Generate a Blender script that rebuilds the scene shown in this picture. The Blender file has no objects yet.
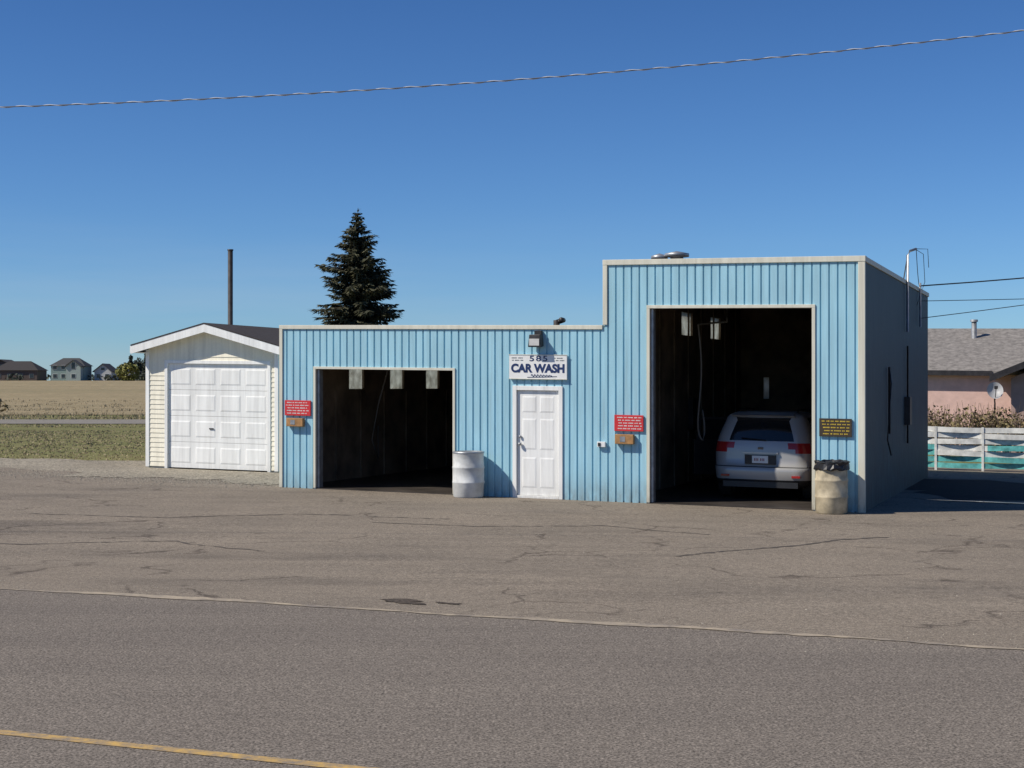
import bpy, math, random
from mathutils import Vector, Matrix
random.seed(7)
A=math.radians(21); CA,SA=math.cos(A),math.sin(A)
OX,OY=0.496,28.6
scene=bpy.context.scene

def ss(a,b,x):
    x=max(0,min(1,(x-a)/(b-a))); return x*x*(3-2*x)
def XY(t,d): return (OX+CA*t+SA*d, OY-SA*t+CA*d)
def TD(x,y):
    rx,ry=x-OX,y-OY
    return (rx*CA-ry*SA, rx*SA+ry*CA)
def P(t,d,w):
    x,y=XY(t,d); return (x,y,w-.005-.0145*t)
def H(x,y):
    t,d=TD(x,y)
    s=ss(-14,-3,d)*(1-ss(16,45,d))
    tc=max(-16,min(10,t))
    return (-.005-.0145*tc)*s+4.0*ss(150,520,y)

# ---------------- materials
def newmat(name):
    m=bpy.data.materials.new(name); m.use_nodes=True
    nt=m.node_tree; b=nt.nodes['Principled BSDF']; return m,nt,b
def N(nt,t,**k):
    n=nt.nodes.new(t)
    for a,v in k.items(): setattr(n,a,v)
    return n
def noise(nt,co,scale,detail=4,rough=.6):
    n=N(nt,'ShaderNodeTexNoise'); n.inputs['Scale'].default_value=scale
    n.inputs['Detail'].default_value=detail; n.inputs['Roughness'].default_value=rough
    nt.links.new(co,n.inputs['Vector']); return n.outputs['Fac']
def ramp(nt,fac,a,b,ca=(0,0,0,1),cb=(1,1,1,1)):
    r=N(nt,'ShaderNodeValToRGB'); e=r.color_ramp.elements
    e[0].position=a; e[0].color=ca; e[1].position=b; e[1].color=cb
    nt.links.new(fac,r.inputs['Fac']); return r.outputs['Color']
def mul(nt,a,b):
    k=N(nt,'ShaderNodeMath',operation='MULTIPLY')
    for s,v in ((k.inputs[0],a),(k.inputs[1],b)):
        if hasattr(v,'default_value'): nt.links.new(v,s)
        else: s.default_value=v
    return k.outputs[0]
def mix(nt,fac,a,b,mode='MIX'):
    m=N(nt,'ShaderNodeMix',data_type='RGBA',blend_type=mode)
    for s,v in ((m.inputs[0],fac),(m.inputs[6],a),(m.inputs[7],b)):
        if hasattr(v,'default_value'): nt.links.new(v,s)
        elif isinstance(v,(int,float)): s.default_value=v
        else: s.default_value=(*v[:3],1)
    return m.outputs[2]
def coord(nt,rot=0,scale=(1,1,1)):
    tc=N(nt,'ShaderNodeTexCoord'); mp=N(nt,'ShaderNodeMapping')
    mp.inputs['Rotation'].default_value=(0,0,rot); mp.inputs['Scale'].default_value=scale
    nt.links.new(tc.outputs['Object'],mp.inputs['Vector']); return mp.outputs['Vector']
def bump(nt,b,h,strength=.3,dist=.02):
    n=N(nt,'ShaderNodeBump'); n.inputs['Strength'].default_value=strength; n.inputs['Distance'].default_value=dist
    nt.links.new(h,n.inputs['Height']); nt.links.new(n.outputs['Normal'],b.inputs['Normal'])
def M(name,col,rough=.7,var=.15,scale=3,metal=0,bmp=0,bscale=40,col2=None):
    m,nt,b=newmat(name); co=coord(nt)
    f=noise(nt,co,scale,5)
    c2=col2 or tuple(c*(1-var*1.6) for c in col)
    c1=tuple(min(1,c*(1+var*.5)) for c in col)
    r=ramp(nt,f,.3,.7)
    nt.links.new(mix(nt,r,c1,c2),b.inputs['Base Color'])
    b.inputs['Roughness'].default_value=rough; b.inputs['Metallic'].default_value=metal
    if bmp: bump(nt,b,noise(nt,co,bscale,3),bmp,.01)
    return m

def painted(name,col,dirt=(.16,.12,.08),dz=.5,amt=.7,blot=.35):
    m,nt,b=newmat(name)
    co=coord(nt); v=coord(nt,0,(6,6,.5))
    f=ramp(nt,noise(nt,v,1.5,5),.35,.75)
    c=mix(nt,f,tuple(min(1,x*1.05) for x in col),tuple(x*.80 for x in col))
    f2=ramp(nt,noise(nt,co,.9,4),.45,.7)
    c=mix(nt,mul(nt,f2,blot),c,tuple(x*.78+.03 for x in col))
    f3=ramp(nt,noise(nt,coord(nt,0,(14,14,.35)),1.0,3,.5),.60,.74)
    c=mix(nt,mul(nt,f3,.35),c,tuple(x*.6+y*.4 for x,y in zip(col,dirt)))
    sx=N(nt,'ShaderNodeSeparateXYZ'); nt.links.new(co,sx.inputs[0])
    g=N(nt,'ShaderNodeMapRange'); g.inputs[1].default_value=-.05; g.inputs[2].default_value=dz; g.inputs[3].default_value=1; g.inputs[4].default_value=0
    nt.links.new(sx.outputs['Z'],g.inputs[0])
    nn=ramp(nt,noise(nt,coord(nt,0,(4,4,1.2)),2.2,6,.7),.32,.68)
    c=mix(nt,mul(nt,mul(nt,g.outputs[0],nn),amt),c,dirt)
    nt.links.new(c,b.inputs['Base Color']); b.inputs['Roughness'].default_value=.6
    b.inputs['Specular IOR Level'].default_value=.3
    bump(nt,b,noise(nt,co,25,3),.08,.01)
    return m

def ground_mat(name,c1,c2,c3,grain=70,streak=True,grainamt=.5,bm=.5,stain=.35,patch=None,crack=False):
    m,nt,b=newmat(name)
    co=coord(nt); st=coord(nt,A,(.12,1,1))
    c=mix(nt,ramp(nt,noise(nt,co,.35,5,.6),.3,.7),c1,c2)
    if streak:
        c=mix(nt,mul(nt,ramp(nt,noise(nt,st,1.1,5,.65),.42,.68),.55),c,c3)
    c=mix(nt,mul(nt,ramp(nt,noise(nt,co,1.7,6,.75),.5,.75),stain),c,tuple(x*.6 for x in c1))
    if patch:
        c=mix(nt,mul(nt,ramp(nt,noise(nt,coord(nt,A,(.3,1,1)),.42,7,.72),.53,.66),.75),c,patch)
        c=mix(nt,mul(nt,ramp(nt,noise(nt,coord(nt,A+.2,(.2,1,1)),.9,6,.7),.56,.7),.4),c,tuple(x*1.7 for x in patch))
        # small scattered tar and oil spots
        c=mix(nt,mul(nt,ramp(nt,noise(nt,co,3.1,3,.5),.69,.74),.55),c,tuple(x*.55 for x in patch))
    if crack:
        wv=N(nt,'ShaderNodeTexNoise'); wv.inputs['Scale'].default_value=1.2; wv.inputs['Detail'].default_value=5; nt.links.new(co,wv.inputs['Vector'])
        va=N(nt,'ShaderNodeVectorMath',operation='MULTIPLY_ADD'); nt.links.new(wv.outputs['Color'],va.inputs[0]); va.inputs[1].default_value=(1.6,1.6,0); nt.links.new(co,va.inputs[2])
        vo=N(nt,'ShaderNodeTexVoronoi',feature='DISTANCE_TO_EDGE'); vo.inputs['Scale'].default_value=.33; nt.links.new(va.outputs[0],vo.inputs['Vector'])
        line=ramp(nt,vo.outputs['Distance'],.003,.014,(1,1,1,1),(0,0,0,1))
        msk=ramp(nt,noise(nt,co,.5,4),.46,.56)
        c=mix(nt,mul(nt,mul(nt,line,msk),.7),c,(.07,.055,.045))
    g=ramp(nt,noise(nt,co,grain,2,.7),.34,.66,(1-grainamt,1-grainamt,1-grainamt,1),(1+grainamt*.7,)*3+(1,))
    c=mix(nt,1.0,c,g,'MULTIPLY')
    g2=ramp(nt,noise(nt,co,grain*.28,2,.7),.35,.65,(.80,.80,.80,1),(1.14,1.14,1.14,1))
    c=mix(nt,1.0,c,g2,'MULTIPLY')
    nt.links.new(c,b.inputs['Base Color']); b.inputs['Roughness'].default_value=.95
    b.inputs['Specular IOR Level'].default_value=.15
    bump(nt,b,noise(nt,co,grain*.7,3,.7),bm,.01)
    return m

m_lot=ground_mat('old_asphalt',(.262,.219,.170),(.205,.174,.138),(.29,.245,.19),60,patch=(.145,.123,.1),crack=True)
m_road=ground_mat('road_asphalt',(.198,.170,.142),(.218,.188,.156),(.165,.142,.12),55,grainamt=.65,stain=.25)
m_gravel=ground_mat('gravel',(.36,.32,.25),(.26,.23,.18),(.40,.36,.29),22,False,.6,.9)
m_terrain=ground_mat('dry_grass',(.19,.18,.07),(.135,.145,.05),(.25,.215,.10),9,True,.4,.8,.35)
m_field=ground_mat('stubble_field',(.36,.28,.165),(.26,.215,.125),(.40,.32,.2),2.2,False,.3,.5,.3)
nt=m_field.node_tree; b=nt.nodes['Principled BSDF']; src=b.inputs['Base Color'].links[0].from_socket
bnd=ramp(nt,noise(nt,coord(nt,.12,(.008,.11,1)),1.0,5,.6),.42,.62)
nt.links.new(mix(nt,mul(nt,bnd,.5),src,(.20,.175,.095)),b.inputs['Base Color'])
m_farroad=ground_mat('gravel_road',(.26,.24,.21),(.22,.2,.17),(.3,.28,.24),12,False,.3)
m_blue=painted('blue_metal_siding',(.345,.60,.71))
m_blueside=painted('shaded_blue_siding',(.075,.105,.12),(.04,.032,.025),3.4,.8)  # siding blue darkened to paint in the right wall's shade, plus brown dirt
m_trim=painted('cream_trim',(.68,.66,.55),dz=.4)
m_white=painted('white_paint',(.84,.84,.81),(.3,.27,.22),.35,.5,.15)
m_vinyl=painted('cream_vinyl',(.86,.81,.66),(.35,.3,.2),.4,.5,.15)
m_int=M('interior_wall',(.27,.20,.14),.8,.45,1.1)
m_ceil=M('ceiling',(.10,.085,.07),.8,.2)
m_floor=M('dark_concrete',(.06,.05,.042),.45,.4,1.5)  # dark, slightly smooth concrete for both bay floors
m_black=M('black_plastic',(.02,.02,.022),.45,.2,8)
m_dark=M('dark_steel',(.05,.045,.045),.5,.3,6,metal=.4)
m_galv=M('galvanised',(.42,.43,.44),.45,.25,6,metal=.6)
m_red=M('red_sign',(.62,.03,.035),.5,.12,5)
m_wt=M('sign_white',(.8,.8,.78),.5,.06,5)
m_navy=M('navy_lettering',(.01,.03,.12),.5,.1,5)
m_wood=M('box_ochre',(.42,.22,.08),.7,.25,10)
m_brown=M('brown_sign',(.05,.035,.02),.6,.2,6)
m_yel=M('yellow_lettering',(.7,.5,.05),.6,.1,6)
m_shingle=M('shingle_dark',(.045,.036,.032),.9,.3,14,bmp=.5,bscale=20)
m_shin2=M('shingle_grey',(.24,.22,.20),.9,.3,6,bmp=.5,bscale=14)
m_silver=M('silver_car_paint',(.40,.395,.385),.35,.03,1,metal=.2)
m_silver.node_tree.nodes['Principled BSDF'].inputs['Coat Weight'].default_value=.4
m_glass=M('tinted_glass',(.012,.014,.016),.08,.1,2)
m_tail=M('tail_lamp',(.36,.02,.02),.15,.1,6)
m_lampw=M('lamp_clear',(.6,.58,.55),.15,.1,6)
m_tyre=M('tyre',(.02,.02,.02),.85,.2,12)
m_rim=M('alloy',(.45,.45,.46),.35,.1,5,metal=.7)
m_barrel=M('white_barrel',(.66,.67,.65),.55,.22,4)
m_barrel2=M('beige_barrel',(.58,.49,.33),.65,.35,4)
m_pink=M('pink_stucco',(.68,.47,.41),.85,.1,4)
m_pinkd=M('shaded_pink_wall',(.40,.28,.24),.85,.1,4)  # pink stucco darkened, the wing wall's shade is in the colour
m_teal=M('teal_boards',(.14,.52,.50),.6,.35,5)
m_fwhite=M('white_boards',(.76,.76,.72),.6,.22,5)
m_bark=M('bark',(.09,.065,.045),.9,.3,8)
m_wire=M('wire',(.03,.03,.03),.5,.1)
m_wirel=M('aluminium_wire',(.62,.63,.65),.5,.1,2,metal=0)
m_wireg=M('grey_wire',(.16,.17,.19),.5,.1,2)
m_crack=M('crack_tar',(.085,.07,.055),.9,.3,5)
m_pane,nt,b=newmat('frosted_pane')
tr=N(nt,'ShaderNodeBsdfTranslucent'); nt.links.new(mix(nt,ramp(nt,noise(nt,coord(nt),4,4),.35,.7),(.72,.74,.70),(.42,.42,.38)),tr.inputs[0])
ad=N(nt,'ShaderNodeMixShader'); ad.inputs[0].default_value=.25
nt.links.new(tr.outputs[0],ad.inputs[1]); nt.links.new(b.outputs[0],ad.inputs[2])
nt.links.new(ad.outputs[0],nt.nodes['Material Output'].inputs[0])
def worn(name,col,lo,hi,sc=5,base=(.20,.17,.14)):
    m,nt,b=newmat(name)
    f=ramp(nt,noise(nt,coord(nt),sc,6,.75),lo,hi)
    nt.links.new(mix(nt,f,base,col),b.inputs['Base Color']); b.inputs['Roughness'].default_value=.85
    return m
m_edge=worn('worn_edge_line',(.44,.36,.25),.38,.64,3)
m_yline=worn('yellow_road_paint',(.56,.35,.09),.36,.64,9)
def foliage(name,dark,light,sc):
    m,nt,b=newmat(name)
    f=ramp(nt,noise(nt,coord(nt),sc,4,.7),.35,.7)
    g=N(nt,'ShaderNodeNewGeometry')
    c=mix(nt,f,dark,light)
    r=ramp(nt,g.outputs['Random Per Island'],0,1,(.6,.6,.6,1),(1.35,1.35,1.35,1))
    c=mix(nt,1.0,c,r,'MULTIPLY')
    nt.links.new(c,b.inputs['Base Color']); b.inputs['Roughness'].default_value=.75
    return m
m_spruce=foliage('spruce_needles',(.035,.038,.018),(.10,.095,.045),1.6)
m_fdark=foliage('distant_foliage',(.035,.045,.035),(.065,.08,.05),.15)
m_fyel=foliage('autumn_foliage',(.12,.13,.03),(.26,.24,.05),.4)
m_shrub=foliage('bare_shrub',(.15,.10,.05),(.27,.23,.11),2)
m_weed=foliage('weeds',(.24,.19,.11),(.36,.29,.18),.3)

# ---------------- mesh builder
class MB:
    def __init__(s): s.v=[];s.f=[];s.m=[];s.sm=[]
    def face(s,pts,mi=0,smooth=False):
        i=len(s.v); s.v+= [tuple(p) for p in pts]; s.f.append(tuple(range(i,i+len(pts)))); s.m.append(mi); s.sm.append(smooth)
    def idx(s,vs,fs,mi=0,smooth=False):
        o=len(s.v); s.v+=[tuple(p) for p in vs]
        for f in fs: s.f.append(tuple(o+i for i in f)); s.m.append(mi); s.sm.append(smooth)
    def hexa(s,p,mi=0):
        s.idx(p,[(0,3,2,1),(4,5,6,7),(0,1,5,4),(1,2,6,5),(2,3,7,6),(3,0,4,7)],mi)
    def box(s,F,a0,a1,b0,b1,c0,c1,mi=0):
        s.hexa([F(a0,b0,c0),F(a1,b0,c0),F(a1,b1,c0),F(a0,b1,c0),F(a0,b0,c1),F(a1,b0,c1),F(a1,b1,c1),F(a0,b1,c1)],mi)
    def lathe(s,c,prof,n=28,mi=0,smooth=True,wob=0):
        vs=[];fs=[]
        for j,(r,z) in enumerate(prof):
            for i in range(n):
                a=2*math.pi*i/n; rr=r*(1+wob*math.sin(3*a+j)*.5+wob*random.uniform(-.5,.5))
                vs.append((c[0]+rr*math.cos(a),c[1]+rr*math.sin(a),c[2]+z+wob*random.uniform(-.2,.2)))
        for j in range(len(prof)-1):
            for i in range(n):
                k=(i+1)%n; fs.append((j*n+i,j*n+k,(j+1)*n+k,(j+1)*n+i))
        fs.append(tuple((len(prof)-1)*n+i for i in range(n)))
        s.idx(vs,fs,mi,smooth)
    def tube(s,pts,r,n=8,mi=0):
        vs=[];fs=[];pts=[Vector(p) for p in pts]
        rs=r if isinstance(r,(list,tuple)) else [r]*len(pts)
        for j,p in enumerate(pts):
            d=(pts[min(j+1,len(pts)-1)]-pts[max(j-1,0)]).normalized()
            u=d.cross(Vector((0,0,1)) if abs(d.z)<.95 else Vector((1,0,0))).normalized(); v=d.cross(u)
            for i in range(n):
                a=2*math.pi*i/n; vs.append(p+(u*math.cos(a)+v*math.sin(a))*rs[j])
        for j in range(len(pts)-1):
            for i in range(n):
                k=(i+1)%n; fs.append((j*n+i,j*n+k,(j+1)*n+k,(j+1)*n+i))
        fs.append(tuple(range(n))); fs.append(tuple((len(pts)-1)*n+i for i in range(n)))
        s.idx(vs,fs,mi,True)
    def build(s,name,mats,parent=None,bevel=0,recalc=False):
        me=bpy.data.meshes.new(name); me.from_pydata(s.v,[],s.f)
        for m in (mats if isinstance(mats,(list,tuple)) else [mats]): me.materials.append(m)
        me.polygons.foreach_set('material_index',s.m); me.polygons.foreach_set('use_smooth',s.sm); me.update()
        o=bpy.data.objects.new(name,me); scene.collection.objects.link(o)
        if parent: o.parent=parent
        if bevel:
            b=o.modifiers.new('b','BEVEL'); b.width=bevel; b.segments=2; b.limit_method='ANGLE'
        return o
def empty(name):
    e=bpy.data.objects.new(name,None); scene.collection.objects.link(e); e.empty_display_size=.1; return e
def bx(name,F,a0,a1,b0,b1,c0,c1,mat,parent,bevel=0):
    m=MB(); m.box(F,a0,a1,b0,b1,c0,c1); return m.build(name,mat,parent,bevel)
def text(name,body,t,d,w,size,mat,parent,sx=1,off=0.0,align='CENTER',sp=1):
    c=bpy.data.curves.new(name,'FONT'); c.body=body; c.size=size; c.extrude=.002; c.offset=off; c.align_x=align; c.align_y='CENTER'; c.space_character=sp
    c.materials.append(mat); o=bpy.data.objects.new(name,c); scene.collection.objects.link(o)
    o.location=P(t,d,w); o.rotation_euler=(math.pi/2,math.radians(.8),-A); o.scale=(sx,1,1); o.parent=parent; return o
def scribble(name,t0,t1,d,w0,w1,rows,mat,parent,seed=0):
    r=random.Random(seed); m=MB(); hh=(w1-w0)/rows
    for i in range(rows):
        w=w1-hh*(i+.5); t=t0+r.uniform(0,.06)
        while t<t1-.03:
            nl=r.randint(2,6)
            for _ in range(nl):
                l=r.uniform(.009,.017); 
                if t+l>t1: break
                k=r.uniform(.13,.2); m.box(P,t,t+l,d-.002,d,w-hh*k,w+hh*k); t+=l+.006
            t+=.02
    return m.build(name,mat,parent)

# ---------------- ground
def sheet(name,xs,ys,fn,mat,frame=False,off=0):
    vs=[];fs=[]
    for y in ys:
        for x in xs:
            X,Y=XY(x,y) if frame else (x,y)
            vs.append((X,Y,fn(X,Y)+off))
    nx=len(xs)
    for j in range(len(ys)-1):
        for i in range(nx-1):
            fs.append((j*nx+i,j*nx+i+1,(j+1)*nx+i+1,(j+1)*nx+i))
    m=MB(); m.idx(vs,fs,0,True); return m.build(name,mat)
def rng(a,b,s):
    n=max(1,int(round((b-a)/s))); return [a+(b-a)*i/n for i in range(n+1)]
far=[3000,2000,1300,850,600,450,330,240,180,140,110,85,68]
xs=[-v for v in far]+rng(-60,60,2)+far[::-1]
ys=[-300,-150,-80]+rng(-50,70,2)+rng(75,540,12)+[600,700,900,1300,2000,3500]
sheet('ground',xs,ys,lambda x,y:H(x,y)-.04,m_terrain)
sheet('field',[-900,-500]+rng(-300,60,12)+[200,500],rng(112,700,9),H,m_field,off=0.0)
sheet('gravel_road',rng(-300,-4,6),rng(85,96,2),H,m_farroad,off=0.0)
sheet('road',rng(-220,220,5),rng(-25,-14.0,1.1),lambda x,y:H(x,y),m_road,True)
def lot():
    m=MB(); ts=rng(-60,60,1); ds=rng(-14.0,16,.75); vs=[];fs=[]
    for j,d in enumerate(ds):
        for t in ts:
            dd=d
            if t<-7:
                lim=1.6+.5*math.sin(t*.8)+.35*math.sin(t*2.1+1)
                dd=-14+(d+14)*(lim+14)/30
            elif t<-6: dd=-14+(d+14)*(2.5+14)/30
            X,Y=XY(t,dd); vs.append((X,Y,H(X,Y)))
    n=len(ts)
    for j in range(len(ds)-1):
        for i in range(n-1): fs.append((j*n+i,j*n+i+1,(j+1)*n+i+1,(j+1)*n+i))
    m.idx(vs,fs,0,True); m.build('parking_lot',m_lot)
lot()
def gravel():
    m=MB(); ts=rng(-60,-5.6,.7); vs=[];fs=[]; K=24
    for j in range(K+1):
        for t in ts:
            lim=6.2+.3*math.sin(t*.9)+.25*math.sin(t*2.7)-(.9 if t<-15 else 0)*ss(15,20,-t)+ (3 if t>-11 else 0)
            d=.2+(lim-.2)*j/K
            X,Y=XY(t,d); vs.append((X,Y,H(X,Y)-.015))
    n=len(ts)
    for j in range(K):
        for i in range(n-1): fs.append((j*n+i,j*n+i+1,(j+1)*n+i+1,(j+1)*n+i))
    m.idx(vs,fs,0,True); m.build('gravel_verge',m_gravel)
    m=MB(); ts=rng(-13.2,-5.75,.1); vs=[]; r=random.Random(4)
    for t in ts:
        lim=.7+.35*math.sin(t*1.3)+.2*math.sin(t*4.7)+r.uniform(-.28,.28); e=min(1,max(0,(t+13.2)/2.0),(-5.75-t)/.3+.05)
        for k in range(9):
            d=3.86-(3.86-lim)*e*k/8; X,Y=XY(t,d); vs.append((X,Y,H(X,Y)+.008))
    m.idx(vs,[(i*9+k,(i+1)*9+k,(i+1)*9+k+1,i*9+k+1) for i in range(len(ts)-1) for k in range(8)],0,True); m.build('gravel_apron',m_gravel)
gravel()
def stones():
    m=MB(); r=random.Random(3)
    for i in range(7600):
        k=i%4
        if k==0: t=r.uniform(-20,-6); d=r.gauss(1.0,1.0); s=r.uniform(.008,.026)
        elif k==3: t=r.uniform(-13.4,-5.7); d=r.gauss(.45,.55); s=r.uniform(.006,.024)
        elif k==1: t=r.uniform(-14,10); d=r.gauss(-13.8,.4); s=r.uniform(.004,.011)
        else: t=r.uniform(-14,12); d=r.uniform(-13,-.2); s=r.uniform(.004,.013)
        if d>3.7 and t>-11.6: continue
        if d>-.05 and t>-5.6: continue
        X,Y=XY(t,d); z=H(X,Y)
        a=r.uniform(0,3)
        vs=[(X+s*math.cos(a+k2*1.57)*r.uniform(.7,1.2),Y+s*math.sin(a+k2*1.57)*r.uniform(.7,1.2),z) for k2 in range(4)]+[(X,Y,z+s*.8)]
        m.idx(vs,[(0,1,4),(1,2,4),(2,3,4),(3,0,4)])
    m.build('loose_stones',M('stones',(.34,.30,.24),.9,.5,20))
stones()
def strip(m,pts,wd,off,jit=0,seed=0):
    r=random.Random(seed); out=[]
    for i in range(len(pts)-1):
        a,b=Vector(pts[i]),Vector(pts[i+1]); n=max(1,int((b-a).length/.09 if jit else (b-a).length/1.0))
        for k in range(n): out.append(a.lerp(b,k/n))
    out.append(Vector(pts[-1])); vs=[]; wv=0
    for i,p in enumerate(out):
        q=out[min(i+1,len(out)-1)]-out[max(i-1,0)]; nn=Vector((-q.y,q.x)).normalized()
        wv=wv*.85+r.uniform(-jit,jit)
        c=p+nn*wv; w=wd*(r.uniform(.1,1.5) if jit else 1)
        for s in (-.5,.5):
            e=c+nn*s*w; vs.append((e.x,e.y,H(e.x,e.y)+off))
    m.idx(vs,[(2*i,2*i+1,2*i+3,2*i+2) for i in range(len(out)-1)])
def edge_line():
    m=MB(); r=random.Random(11)
    vs=[]
    ts=rng(-60,40,.12)
    for t in ts:
        w=.055+.03*math.sin(t*1.3)+r.uniform(-.025,.025)
        c=-14.0+.05*math.sin(t*.35)+.04*math.sin(t*1.1)+.02*math.sin(t*4.1)
        for s in (-1,1):
            X,Y=XY(t,c+s*w); vs.append((X,Y,H(X,Y)+.006))
    m.idx(vs,[(2*i,2*i+1,2*i+3,2*i+2) for i in range(len(ts)-1)])
    m.build('road_edge_line',m_edge)
edge_line()
m=MB(); strip(m,[XY(-80,-19.36),XY(80,-19.36)],.10,.004); m.build('yellow_centre_line',m_yline)
m=MB()
strip(m,[(2.1,19.2),(3.07,20.15),(3.9,20.7),(4.7,21.7),(5.6,22.2)],.08,.004,.03,1)
strip(m,[(-9,20.5),(-6.5,20.1),(-4.6,20.6),(-3.2,19.4)],.05,.004,.04,2)
strip(m,[(-2.2,23.5),(-.5,23.0),(1.4,23.4),(2.9,22.2)],.05,.004,.03,6)
strip(m,[(-8,24.5),(-5.5,23.9),(-3.5,24.8),(-1,24.2)],.05,.004,.03,7)
m.build('pavement_cracks',m_crack)
def blot(name,cx,cy,a_,b_,mat,seed,off=.005,n=46,rough=.35):
    r=random.Random(seed); m=MB(); vs=[(cx,cy,H(cx,cy)+off)]; ph=[r.uniform(0,6) for _ in range(6)]
    for i in range(n):
        a=i/n*6.2832; q=1+rough*sum(math.sin(a*(k+2)+ph[k])/(k+1.5) for k in range(6))+r.uniform(-.1,.1)
        u,v=a_*q*math.cos(a),b_*q*math.sin(a); x=cx+u*CA+v*SA; y=cy-u*SA+v*CA; vs.append((x,y,H(x,y)+off))
    m.idx(vs,[(0,1+i,1+(i+1)%n) for i in range(n)]); return m.build(name,mat)
m_pot=ground_mat('pothole_tar',(.10,.08,.063),(.055,.047,.04),(.11,.09,.07),30)
blot('pothole',-1.08,14.9,.24,.13,m_pot,5,.006,rough=.5)
blot('pothole',-.62,14.75,.12,.05,m_pot,25,.006,rough=.5)
m_wetshade=ground_mat('wet_shaded_asphalt',(.06,.053,.045),(.045,.04,.035),(.07,.06,.05),50)  # wet ground, coloured dark to deepen the building's cast shadow too
blot('wet_shadow_patch',11.0,33.0,4.2,3.6,m_wetshade,8,.004)
mp=M('puddle_water',(.40,.42,.44),.1,.2,2)
blot('puddle',9.9,28.9,1.7,.09,mp,9,.009)

# ---------------- car wash
TL,TS,TR=-5.578,1.336,6.108
WL,WT=3.26,4.488
cw=empty('car_wash_building')
def siding(name,s0,s1,top,holes,F,mat,pitch=.152,base=0.0):
    m=MB(); pts=[]
    s=s0
    while s<s1:
        pts+=[(s,0),(s+pitch-.034,0),(s+pitch-.028,.022),(s+pitch-.008,.022)]; s+=pitch
    brk=sorted({h[0] for h in holes}|{h[1] for h in holes}|{s1}|({TS} if s0<TS<s1 and F is Ff else set()))
    def off(x):
        u=(x-s0)%pitch
        if u<pitch-.034: return 0
        if u<pitch-.028: return (u-(pitch-.034))/.006*.022
        if u<pitch-.008: return .022
        return (1-(u-(pitch-.008))/.008)*.022
    pts=[p for p in pts if p[0]<s1]+[(b,off(b)) for b in brk]; pts.sort()
    for (a,oa),(b,ob) in zip(pts,pts[1:]):
        if b-a<1e-5: continue
        mid=(a+b)/2; iv=[(base,top(mid))]
        for h in holes:
            if h[0]<mid<h[1]:
                nv=[]
                for lo,hi in iv:
                    if h[2]>lo: nv.append((lo,min(hi,h[2])))
                    if h[3]<hi: nv.append((max(lo,h[3]),hi))
                iv=nv
        for lo,hi in iv: m.face([F(a,oa,lo),F(b,ob,lo),F(b,ob,hi),F(a,oa,hi)])
    return m.build(name,mat,cw)
Ff=lambda s,o,w:P(s,o,w)
Fr=lambda s,o,w:P(TR-o,s,w)
Fl=lambda s,o,w:P(TL+o,s,w)
Fs=lambda s,o,w:P(TS+o,s,w)
Fb=lambda s,o,w:P(s,11.3-o,w)
Fb2=lambda s,o,w:P(s,9.2-o,w)
O1=(-4.774,-1.763,0,2.42); O2=(2.209,5.197,0,3.615); DR=(-.511,.503,0,2.145)
siding('front_siding',TL,TR,lambda t:WL if t<TS else WT,[O1,O2,DR],Ff,m_blue)
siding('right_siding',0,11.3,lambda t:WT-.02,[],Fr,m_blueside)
wl=[(2.77,3.5,2.0,2.62),(4.86,5.62,2.0,2.62),(6.9,7.7,2.0,2.62)]
wt=[(5.19,6.17,3.29,3.8),(7.9,8.93,3.29,3.8)]
siding('left_siding',0,9.2,lambda t:WL-.02,wl,Fl,m_blue)
siding('step_siding',0,11.3,lambda t:WT-.02,wt,Fs,m_blue)
bw=[(2.05,2.2,1.85,2.4)]
siding('tall_back_siding',TS,TR,lambda t:WT-.02,bw,Fb,m_blue)
siding('low_back_siding',TL,TS,lambda t:WL-.02,[],Fb2,m_blue)
def slab(m,F,s0,s1,w0,w1,holes,o0,o1,mi=0):
    ss_=sorted({s0,s1}|{h[0] for h in holes}|{h[1] for h in holes}); ws=sorted({w0,w1}|{h[2] for h in holes if w0<h[2]<w1}|{h[3] for h in holes if w0<h[3]<w1})
    for a,b in zip(ss_,ss_[1:]):
        for c,d in zip(ws,ws[1:]):
            ms,mw=(a+b)/2,(c+d)/2
            if any(h[0]<ms<h[1] and h[2]<mw<h[3] for h in holes): continue
            m.box(F,a,b,o0,o1,c,d,mi)
m=MB()
slab(m,Ff,TL+.03,TS+.03,.0,WL-.03,[O1,DR],.03,.16)
slab(m,Ff,TS+.03,TR-.03,.0,WT-.03,[O2],.03,.16)
slab(m,Fr,.16,11.27,0,WT-.03,[],.03,.13)
slab(m,Fl,.16,9.17,0,WL-.03,wl,.03,.13)
slab(m,Fs,.16,11.27,0,WT-.03,wt,.03,.13)
slab(m,Fb,TS+.13,TR-.13,0,WT-.03,bw,.03,.13)
slab(m,Fb2,TL+.13,TS,0,WL-.03,[],.03,.13)
m.box(P,-1.5,-1.4,.16,9.07,0,3.0)
for k in range(9):
    m.box(P,TS+.131,TS+.16,.9+k*1.2,.97+k*1.2,.02,4.2)
for k in range(7):
    m.box(P,TL+.131,TL+.16,.9+k*1.2,.97+k*1.2,.02,1.95)
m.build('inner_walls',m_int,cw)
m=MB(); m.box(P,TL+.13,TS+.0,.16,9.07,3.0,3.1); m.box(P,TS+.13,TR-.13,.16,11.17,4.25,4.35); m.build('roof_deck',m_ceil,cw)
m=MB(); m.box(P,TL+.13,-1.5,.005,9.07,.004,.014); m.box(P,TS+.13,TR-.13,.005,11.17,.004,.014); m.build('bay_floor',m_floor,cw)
m=MB()
for h in wl: m.box(Fl,h[0],h[1],.07,.08,h[2],h[3])
for h in wt: m.box(Fs,h[0],h[1],.07,.08,h[2],h[3])
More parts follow.
